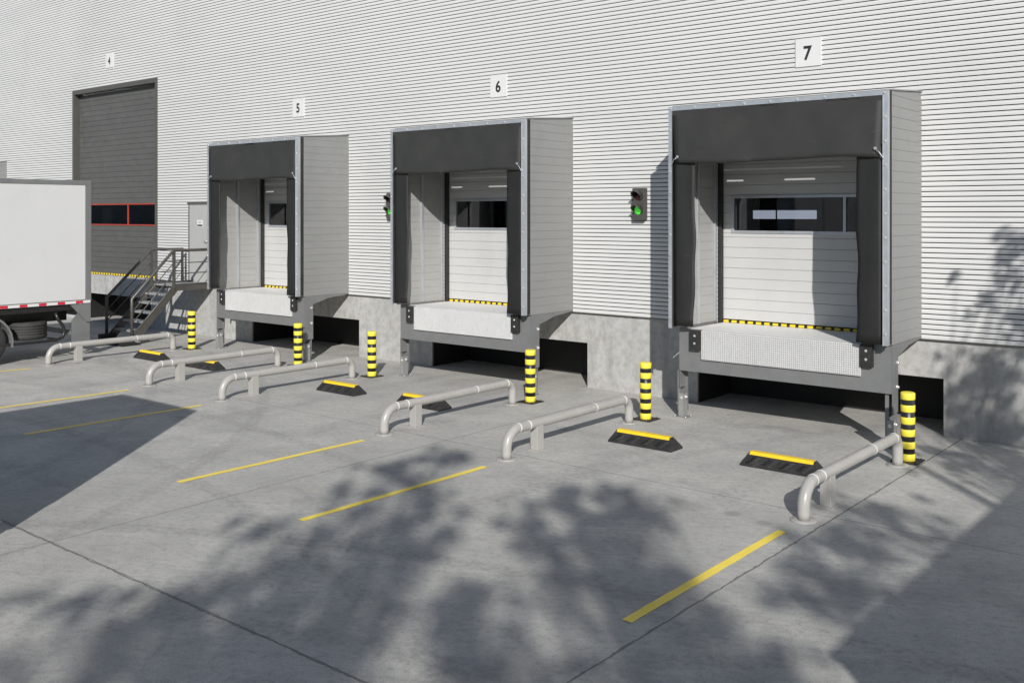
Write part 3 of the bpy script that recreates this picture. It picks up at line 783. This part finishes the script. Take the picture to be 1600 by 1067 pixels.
def make_truck(loc, label, wid=2.25):
    """Local frame: rear right corner of the cargo box at the origin, rear faces +y, box runs to -y, right side is x = 0."""
    t = thing('box_truck', label, 'truck', loc, 0, 'white box trucks parked in the yard')
    L, zb, zt = 6.0, 1.18, 3.855
    b = MB(); b.box((-wid + .02, -L + .02, zb + .06), (-.012, -.03, zt - .03)); b.build('cargo_body', M['white'], t)
    f = MB()
    f.box((-.03, -L, zt - .10), (.0, 0, zt)); f.box((-.03, -.135, zb + .05), (0, 0, zt - .10)); f.box((-.03, -L, zb + .0), (0, -L + .1, zt - .1))
    f.box((-wid, -L, zt - .10), (-wid + .03, 0, zt)); f.box((-wid, -.135, zb), (-wid + .03, 0, zt - .10))
    f.box((-wid + .03, -.1, zt - .12), (-.03, 0, zt)); f.box((-wid + .03, -.1, zb), (-.03, 0, zb + .1)); f.box((-wid + .03, -L, zt - .02), (-.03, -.1, zt))
    f.box((-.02, -L + .1, zb + .055), (.004, -.135, zb + .075)); f.build('body_frame', M['truck_grey'], t, .006)
    d = MB(); 
    for x0, x1 in ((-wid + .05, -wid/2 - .005), (-wid/2 + .005, -.05)): d.box((x0, -.03, zb + .1), (x1, -.012, zt - .12))
    dd = d.build('rear_door', M['white'], t)
    d = MB()
    for x in (-wid*.38, -wid*.62): d.tube([(x, .0, zb + .12), (x, .0, zt - .14)], .016, n=8)
    d.build('lock_bar', M['galv'], dd)
    s_ = MB(); y = -.02; k = 0; bot, top = zb - .005, zb + .05
    s_.box((-.02, -L + .1, bot - .002), (.002, -.02, top + .003), 0)
    # alternating red and white blocks along the lower edge
    y = -.19
    while y > -L + .4:
        s_.box((.002, y - .16, bot + .002), (.005, y, top - .001), 1); y -= .40
    s_.build('reflective_strip', [M['sign'], M['red']], t)
    c = MB()
    for x in (-.62, -wid + .52): c.box((x, -L - 1.7, .78), (x + .10, -.3, 1.02))
    for y in (-.5, -1.4, -2.6, -3.8, -5.2): c.box((-wid + .1, y - .06, 1.02), (-.08, y, zb))
    c.box((-.10, -L, 1.04), (-.05, -.25, zb)); c.box((-wid + .62, -2.4, .62), (-.62, -2.1, .78))
    c.build('chassis', M['bandblack'], t)
    # spare wheel lying under the frame and its tubular guard
    sp = MB(); r = .42
    prof = [(r*.55, .46), (r*.92, .455), (r*.98, .49), (r, .53)] + [q for k in range(4) for q in ((r, .545 + k*.055), (r - .014, .552 + k*.055), (r - .014, .572 + k*.055), (r, .58 + k*.055))] + [(r, .765), (r*.98, .80), (r*.92, .83), (r*.55, .825)]
    sp.lathe(prof, (-.50, -1.20, -.0), 'z', 40); sp.build('spare_wheel', M['tyre'], t)
    gu = MB(); gu.tube([(-.08, -2.0, .82), (-.08, -2.0, .44), (-.08, -1.95, .41), (-.08, -.74, .41), (-.08, -.60, .46), (-.08, -.56, .58), (-.08, -.60, .72), (-.10, -.70, .86), (-.12, -.74, 1.0)], .035, n=12)
    gu.tube([(-.08, -.70, .42), (-.60, -.70, .42)], .025, n=8); gu.build('tube_guard', M['bandblack'], t)
    u = MB(); u.prism([(-.40, .30), (-.40, .80), (-.27, .95), (-.005, .95), (-.005, .30)], 'x', -.10, -.06)
    u.prism([(-.46, 1.15), (-.005, 1.17), (-.005, .76), (-.10, .76)], 'x', -.06, -.02)
    u.build('mudguard_panel', M['truck_grey'], t)
    u = MB(); u.box((-wid + .1, -.14, .42), (-.1, -.04, .54)); u.box((-wid + .12, -.06, .86), (-.12, -.02, 1.10)); u.build('underrun_bar', M['truck_grey'], t, .006)
    for sx in (-.05, -wid + .33):
        lp = MB(); lp.box((sx - .28, -.02, .9), (sx, .01, 1.02)); lp.build('tail_light', M['red'], t, .005)
    for x, sd in ((-.19, 1), (-wid + .19, -1)):
        wheel(t, x, -2.26, .48, .28, sd)
        wheel(t, x, -L - 1.0, .46, .26, sd)
        fd = MB(); n = 14; r0_, r1_ = .56, .60
        for k in range(n):
            a0, a1 = R(-10 + 200 * k / n), R(-10 + 200 * (k + 1) / n)
            for rr in (r0_, r1_):
                fd.face([(x - .17, -2.26 + math.cos(a0)*rr, .46 + math.sin(a0)*rr), (x + .17, -2.26 + math.cos(a0)*rr, .46 + math.sin(a0)*rr), (x + .17, -2.26 + math.cos(a1)*rr, .46 + math.sin(a1)*rr), (x - .17, -2.26 + math.cos(a1)*rr, .46 + math.sin(a1)*rr)], 0, True)
            for xx in (x - .17, x + .17):
                fd.face([(xx, -2.26 + math.cos(a0)*r0_, .46 + math.sin(a0)*r0_), (xx, -2.26 + math.cos(a1)*r0_, .46 + math.sin(a1)*r0_), (xx, -2.26 + math.cos(a1)*r1_, .46 + math.sin(a1)*r1_), (xx, -2.26 + math.cos(a0)*r1_, .46 + math.sin(a0)*r1_)])
        fd.build('fender', M['truck_grey'], t)
    cb = MB(); y0 = -L - .12
    cb.prism([(y0, .75), (y0, 2.55), (y0 - .15, 2.66), (y0 - 1.05, 2.66), (y0 - 1.62, 1.75), (y0 - 1.72, 1.2), (y0 - 1.72, .55), (y0 - 1.5, .5), (y0 - 1.45, .95), (y0 - .55, .95), (y0 - .5, .6), (y0 - .1, .6)], 'x', -wid + .12, -.12)
    cbo = cb.build('cab', M['white'], t, .03)
    wn = MB(); wn.prism([(y0 - 1.585, 1.80), (y0 - 1.09, 2.60), (y0 - 1.11, 2.61), (y0 - 1.61, 1.80)], 'x', -wid + .25, -.25)
    for x in (-.121, -wid + .115): wn.prism([(y0 - .2, 1.75), (y0 - .2, 2.5), (y0 - 1.0, 2.5), (y0 - 1.42, 1.75)], 'x', x, x + .006)
    wn.build('window', M['bandblack'], cbo)
    return t
tk = make_truck((-13.0, -3.68, 0), 'white box truck with red and white striped edge, parked at the left edge')
dup(tk, (-1.10, -11.29, 0), 'white box truck parked beyond the left edge, casting the sharp shadow')
dup(tk, (12.25, -7.35, 0), 'white box truck parked beyond the right edge, shading the right corner')

# ------------------------------------------------------------------ unseen building added across the yard to grey the door glass reflections
ob = thing('reflection_hall', 'long grey hall added behind the viewer for the door glass reflections', 'building', (0, -85, 0))
q = MB(); q.box((-190, -20, 0), (70, 0, 9.5)); q.build('wall', worn('grey_hall_cladding', (.30, .305, .31), .6, 0, .06, .2), ob)
q = MB(); q.box((-190.4, -20.4, 9.5), (70.4, .4, 9.9)); q.build('roof', M['truck_grey'], ob)
for k in range(12):
    x = -180 + k * 20
    q = MB(); q.box((x, 0, 0), (x + 4, .06, 4.4)); q.build('roller_door', M['door_grey'], ob)

# ------------------------------------------------------------------ trees behind the viewer (their shade falls on the yard)
def leaf_mat():
    m = NT('green_leaf')
    oi = m.n.new('ShaderNodeObjectInfo')
    k = m.mix(m.rng(m.noise(1.4, 3), .35, .65, 0, 1), (.045, .085, .02), (.10, .15, .035))
    m.col(k); m.set(Roughness=.6); return m.mat
M['leaf'] = leaf_mat()
def tree(base, clumps, label, seed):
    """clumps: (x, y, z, radius, leaves) in world space, grouped on limbs that grow from the trunk."""
    rr = random.Random(seed)
    t = thing('leafy_tree', label, 'tree', base, 0, 'trees shading the yard')
    B = Vector(base)
    cen = sum((Vector(c[:3]) for c in clumps), Vector()) / len(clumps) - B
    fork = Vector((cen.x * .25, cen.y * .25, max(2.6, cen.z * .45)))
    tr = MB()
    tr.tube([(0, 0, 0), fork * .5 + Vector((.1, .05, 0)), fork, fork + (cen - fork) * .6, cen], [.30, .25, .2, .12, .05], n=12)
    for c in clumps:
        p = Vector(c[:3]) - B; st_ = fork + (cen - fork) * rr.uniform(.0, .8)
        mid = (st_ + p) / 2 + Vector((rr.uniform(-.3, .3), rr.uniform(-.3, .3), rr.uniform(.0, .4)))
        tr.tube([st_, mid, p], [.02, .012, .005], n=5)
        for _ in range(1):
            q = p + Vector((rr.gauss(0, 1), rr.gauss(0, 1), rr.gauss(0, .8))) * c[3] * .55
            tr.tube([mid.lerp(p, rr.uniform(.3, 1)), q], [.006, .003], n=4)
    tr.build('trunk', M['bark'], t)
    lf = MB()
    for c in clumps:
        p = Vector(c[:3]) - B
        for _ in range(c[4]):
            d = Vector((rr.gauss(0, 1), rr.gauss(0, 1), rr.gauss(0, 1))); d.normalize(); d *= c[3] * rr.random() ** .5
            q = p + d; a = Vector((rr.gauss(0, 1), rr.gauss(0, 1), rr.gauss(0, .7))).normalized(); s_ = rr.uniform(.04, .075)
            b_ = a.orthogonal().normalized(); b_.rotate(Matrix.Rotation(rr.uniform(0, 6.28), 3, a)); c_ = a.cross(b_)
            lf.face([q - b_ * s_ * 1.5, q - c_ * s_ * .7 + a * .01, q + b_ * s_ * 1.5, q + c_ * s_ * .7 + a * .01])
    lf.build('crown', M['leaf'], t, merge='keep')
    return t
def up(gx, gy, gz, z):
    """The point at height z whose shadow falls on (gx, gy, gz)."""
    k = (z - gz) / SUN.z; return (gx + SUN.x * k, gy + SUN.y * k, z)
trc = random.Random(3)
def spots(lst, zlo, zhi, dm=1.):
    out = []
    for gx, gy, gz, r, dens in lst:
        n = max(5, int(17 * dm * dens * (r / .4) ** 1.5))
        for _ in range(n):
            a, d = trc.uniform(0, 6.28), r * .78 * min(2.1, abs(trc.gauss(0, 1)) + .1)
            p = up(gx + math.cos(a) * d, (gy + math.sin(a) * d) if not gz else gy, max(0, gz + (math.sin(a) * d if gz else 0)), trc.uniform(zlo, zhi))
            q = trc.uniform(.05, .18); out.append((*p, q, int(6 + q * q * 600 * (.6 + .4 * dens))))
        for _ in range(int(5 * dm)):      # loose outer twigs
            a, d = trc.uniform(0, 6.28), r * trc.uniform(1.2, 2.6)
            p = up(gx + math.cos(a) * d, (gy + math.sin(a) * d) if not gz else gy, max(0, gz + (math.sin(a) * d if gz else 0)), trc.uniform(zlo, zhi)); out.append((*p, .09, 6))
    return out
A = [(1.5,-11.2,0,.7,.9),(1.2,-10.5,0,.55,1),(2.1,-10.6,0,.6,1),(2.7,-10.6,0,.4,.8),(.9,-9.8,0,.4,.8),(1.6,-9.8,0,.5,1),(2.3,-9.9,0,.5,1),(1.0,-9.1,0,.35,.8),(1.5,-8.9,0,.45,1),(.4,-8.3,0,.3,.8),
     (2.0,-9.2,0,.3,.6),(1.1,-8.2,0,.4,.9),(1.3,-7.7,0,.25,.7),(.2,-7.6,0,.3,.7),(.8,-7.6,0,.3,.7),(-.4,-7.1,0,.3,.7),(-.1,-6.6,0,.25,.6),(-.8,-6.2,0,.35,.8),(-1.0,-5.6,0,.3,.6),(-.7,-5.2,0,.22,.5),(.5,-6.8,0,.25,.5),(-.1,-8.7,0,.25,.5),
     (2.6,-11.4,0,.6,.8),(.6,-10.9,0,.45,.8)]
Bc = [(2.55,-8.5,0,.22,.7),(3.0,-9.0,0,.35,.8),(3.35,-9.6,0,.35,.8),(4.3,-10.0,0,.5,.8),(5.0,-9.6,0,.5,.8),(4.2,-8.9,0,.3,.6)]
Cc = [(1.85,-5.3,0,.22,.9),(2.2,-5.6,0,.25,.8),(1.65,-6.1,0,.28,.8),(2.3,-6.3,0,.35,1),(2.75,-6.8,0,.35,.9),(1.95,-6.8,0,.25,.7),(3.2,-7.3,0,.35,.9),(3.75,-7.7,0,.35,.8),(4.4,-8.0,0,.38,.8),(5.0,-8.1,0,.45,.9),(3.0,-7.7,0,.25,.6),(1.5,-5.5,0,.15,.5),(2.3,-7.2,0,.2,.5),(5.0,-8.8,0,.45,.9),(2.6,-6.0,0,.18,.6)]
Dc = [(4.3,-4.0,0,.25,.8),(4.65,-4.5,0,.28,.8),(4.35,-5.2,0,.28,.8),(4.75,-5.6,0,.3,.8),(4.5,-6.2,0,.2,.6),(5.0,-6.6,0,.3,.8),(4.7,-7.0,0,.2,.6)]
Ec = [(4.1,-1.0,0,.3,.7),(4.6,-1.6,0,.35,.8),(5.0,-1.0,0,.35,.8),(4.5,-.4,0,.2,.7),(4.05,0,.35,.22,.8),(4.2,0,.85,.22,.9),(4.42,0,.25,.2,1.),(4.55,0,.65,.22,1.),(4.75,0,.95,.25,1.),(4.8,0,.35,.2,.9),(4.4,0,1.15,.15,.7),(4.62,0,2.2,.25,.3),(4.85,0,2.75,.25,.3),(4.85,0,1.7,.2,.3)]
tree((18.5, -30, 0), spots(A, 9.5, 13.5, .62), 'leafy tree behind the viewer', 11)
tree((20, -25, 0), spots(Bc + Cc, 9.5, 13, .8), 'second leafy tree behind the viewer', 12)
tree((19, -18, 0), spots(Dc, 8, 11) + spots(Ec, 5.5, 8, .62), 'third leafy tree beyond the right edge', 13)
